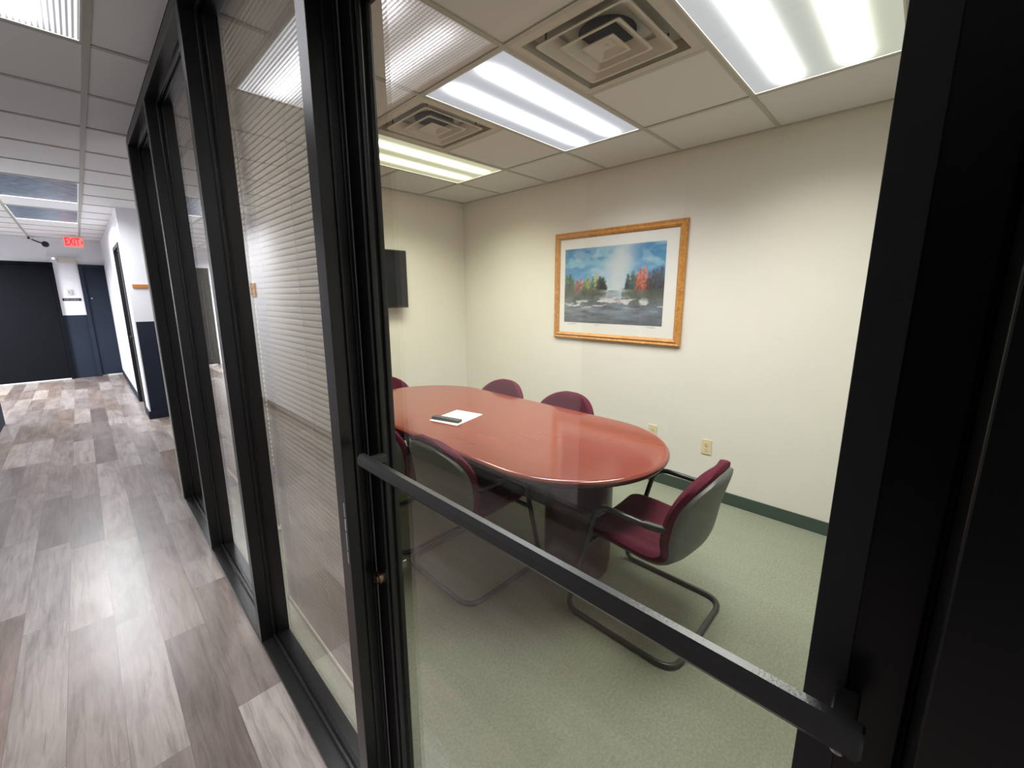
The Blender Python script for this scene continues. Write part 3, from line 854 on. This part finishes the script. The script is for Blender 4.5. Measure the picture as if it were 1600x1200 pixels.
img = mixc(img, A3((104, 114, 126))*(.6+.8*fbm(9, 26, 110))[..., None], wat*.95)
foam = sstep(.53, .66, fbm(12, 34, 120))*np.exp(-((vv-.29+.10*np.abs(uu-.55))/.06)**2)
img = mixc(img, (214, 216, 220), np.clip(foam*1.2, 0, .9))
pink = sstep(.60, .70, fbm(20, 40, 130))*np.exp(-((vv-.27)/.05)**2)*np.exp(-((uu-.60)/.16)**2)
img = mixc(img, (204, 150, 152), np.clip(pink*1.3, 0, .85))
img = mixc(img, (150, 160, 170), sstep(.55, .75, fbm(5, 26, 140))*sstep(.36, .1, vv)*.5)
img = mixc(img, (88, 94, 104), sstep(.12, .0, vv)*.5)
img = img+(255-img)*.06
img = np.clip(img, 0, 255)/255
li = np.where(img <= .04045, img/12.92, ((img+.055)/1.055)**2.4)
me = bpy.data.meshes.new('print')
yl = np.linspace((ay1-ay0)/2, -(ay1-ay0)/2, NY)+((ay0+ay1)/2-(PY0+PY1)/2)
zl = np.linspace(-(az1-az0)/2, (az1-az0)/2, NZ)+((az0+az1)/2-(PZ0+PZ1)/2)
verts = [(-.0112, y, z) for z in zl for y in yl]
faces = [(j*NY+i, j*NY+i+1, (j+1)*NY+i+1, (j+1)*NY+i) for j in range(NZ-1) for i in range(NY-1)]
me.from_pydata(verts, [], faces)
ca = me.color_attributes.new('Paint', 'FLOAT_COLOR', 'POINT')
ca.data.foreach_set('color', np.concatenate([li.reshape(-1, 3), np.ones((NY*NZ, 1))], 1).astype(np.float32).ravel())
k = NT('printed_landscape'); at = k.n('ShaderNodeVertexColor'); at.layer_name = 'Paint'; k.bsdf(at.outputs[0], .55, spec=.3)
me.materials.append(k.m)
pr = bpy.data.objects.new('landscape_print', me); COL.objects.link(pr); pr.parent = pic
for a, b in ((.36, .45), (.12, .16), (-.40, -.33)):      # pencilled title, number and signature under the print
    bm = new_bm(); box(bm, -.0106, -.0100, a, b, zl[0]-.016, zl[0]-.012); obj('pencil_caption', bm, 'ink', mtb)
bm = new_bm(); box(bm, -.0155, -.0135, -hw+.055, hw-.055, -hh+.055, hh-.055); obj('glazing', bm, 'glass', pic)

# ------------------------------------------------------------------ television
tv = thing('wall_television', 'black flat television on the cream end wall', 'television', (1.49, YTV, 1.69))
bm = new_bm(); box(bm, -.485, .485, -.112, -.065, -.278, .278, .006); obj('housing', bm, 'tv', tv)
bm = new_bm(); box(bm, -.472, .472, -.1135, -.111, -.260, .266); obj('screen', bm, 'screen', tv)
bm = new_bm(); box(bm, -.2, .2, -.066, 0, -.15, .15, .004); obj('wall_bracket', bm, 'plastic_black', tv)

# ------------------------------------------------------------------ wall outlets
def outlet(label, y, z):
    t = thing('wall_outlet', label, 'outlet', (W, y, z), 0, 'ivory wall outlets')
    bm = new_bm(); box(bm, -.006, 0, -.036, .036, -.057, .057, .002); pl = obj('cover_plate', bm, 'bone', t)
    for s in (-1, 1):
        bm = new_bm(); cyl(bm, (-.0065, 0, s*.0205), .0165, .003, 'x', 24); rc = obj('receptacle', bm, 'bone', t, True)
        bm = new_bm()
        for yy in (-.006, .006): box(bm, -.0085, -.0079, yy-.0011, yy+.0011, s*.0205-.001, s*.0205+.008)
        cyl(bm, (-.0082, 0, s*.0205-.008), .0025, .0007, 'x', 10); obj('slot', bm, 'slot', rc)
    bm = new_bm(); cyl(bm, (-.0065, 0, 0), .003, .002, 'x', 10); obj('screw', bm, 'steel', t, True)
    return t
outlet('ivory wall outlet on the cream wall beside the near end chair', 1.040, .403)
outlet('ivory wall outlet just above the far edge of the tabletop', 1.470, .425)

# ------------------------------------------------------------------ corridor details
# exit sign
ex = thing('exit_sign', 'glowing red EXIT sign hanging from the corridor ceiling', 'sign', (-.280, 10.3, H))
bm = new_bm(); box(bm, -.125, .125, -.02, .02, -.205, -.03, .004); obj('sign_housing', bm, 'plastic_white', ex)
bm = new_bm(); box(bm, -.116, .116, -.0215, -.019, -.197, -.038); fc = obj('sign_face', bm, 'exit_face', ex)
bm = new_bm(); box(bm, -.04, .04, -.015, .015, -.032, 0, .002); obj('canopy', bm, 'plastic_white', ex)
cu = bpy.data.curves.new('exit_text', 'FONT'); cu.body = 'EXIT'; cu.size = .150; cu.extrude = .0008; cu.align_x = 'CENTER'; cu.align_y = 'CENTER'; cu.offset = .0035
to = bpy.data.objects.new('exit_text', cu); COL.objects.link(to)
bpy.context.view_layer.update()
dg = bpy.context.evaluated_depsgraph_get()
tm = bpy.data.meshes.new_from_object(to.evaluated_get(dg)); tm.materials.clear(); tm.materials.append(MT['exit_red'])
bpy.data.objects.remove(to)
xs = [v.co.x for v in tm.vertices]; sc_ = .175/(max(xs)-min(xs))
for v in tm.vertices: v.co = Vector((v.co.x*sc_-.014, -.0225-v.co.z, v.co.y*1.12-.118))
lt = bpy.data.objects.new('lettering', tm); COL.objects.link(lt); lt.parent = ex
bm = new_bm(); vs = [bm.verts.new((x, -.0225, z)) for x, z in ((.090, -.155), (.112, -.118), (.090, -.080))]; bm.faces.new(vs)
r = bmesh.ops.extrude_face_region(bm, geom=bm.faces[:]); 
for v in r['geom']:
    if isinstance(v, bmesh.types.BMVert): v.co.y += .001
obj('arrow', bm, 'exit_red', ex)
# emergency light
el = thing('emergency_light', 'white two-headed emergency light above the white wall strip', 'light', (-.405, YE, 2.185))
bm = new_bm(); box(bm, -.115, .115, -.07, 0, -.05, .05, .008); obj('battery_box', bm, 'bone_light', el)
for s in (-1, 1):
    bm = new_bm(); cyl(bm, (s*.165, -.07, .02), .042, .06, 'y', 20, .034); cyl(bm, (s*.13, -.05, .03), .012, .05, 'x', 10); hd = obj('lamp_head', bm, 'plastic_white', el, True)
    bm = new_bm(); cyl(bm, (s*.165, -.102, .02), .017 if s < 0 else .03, .006, 'y', 20); obj('lamp_lens', bm, 'lamp_glow' if s < 0 else 'plastic_white', hd, True)
# camera
sc2 = thing('security_camera', 'black bullet camera on a white ceiling mount', 'camera', (-.78, 11.0, H))
bm = new_bm(); box(bm, -.035, .035, -.035, .035, -.05, 0, .004); obj('mount_base', bm, 'plastic_white', sc2)
bm = new_bm(); tube(bm, [(.0, 0, -.045), (.06, -.02, -.08), (.13, -.04, -.11)], .010, 10); obj('arm', bm, 'plastic_black', sc2, True)
bm = new_bm(); cyl(bm, (.16, -.06, -.125), .045, .13, 'y', 20); obj('camera_body', bm, 'plastic_black', sc2, True)
bm = new_bm(); cyl(bm, (-.02, -.04, -.035), .018, .01, 'y', 14); obj('sensor', bm, 'plastic_black', sc2, True)
# switch and nameplate on the white strip
ws = thing('wall_switch', 'small white wall switch box above the black nameplate', 'switch', (-.455, YE, 1.618))
bm = new_bm(); box(bm, -.036, .036, -.03, 0, -.05, .05, .006); obj('switch_box', bm, 'plastic_white', ws)
bm = new_bm(); box(bm, -.015, .015, -.034, -.028, -.03, .02, .003); obj('rocker', bm, 'tee', ws)
npl = thing('nameplate', 'black door nameplate on the white wall strip', 'sign', (-.437, YE, 1.478))
bm = new_bm(); box(bm, -.122, .122, -.008, 0, -.024, .024, .002); obj('plate', bm, 'plastic_black', npl)
bm = new_bm(); x = -.095
rr = random.Random(11)
while x < .085:
    l = rr.uniform(.008, .02); box(bm, x, x+l, -.0088, -.0078, -.007, .007); x += l+rr.choice((.004, .004, .010))
obj('lettering', bm, 'ink', npl)
# plaques
bm = new_bm(); box(bm, .115, .42, RY-.018, RY, 1.628, 1.672, .003)
tag(obj('wood_rail', bm, 'plaque'), 'short orange wooden rail on the white corner block', 'rail')
bm = new_bm(); box(bm, -1.2, -1.184, 6.40, 6.61, 1.53, 1.70, .003)
tag(obj('wall_plaque', bm, 'plaque'), 'wooden wall plaque on the corridor wall, mirrored in the glass', 'plaque')
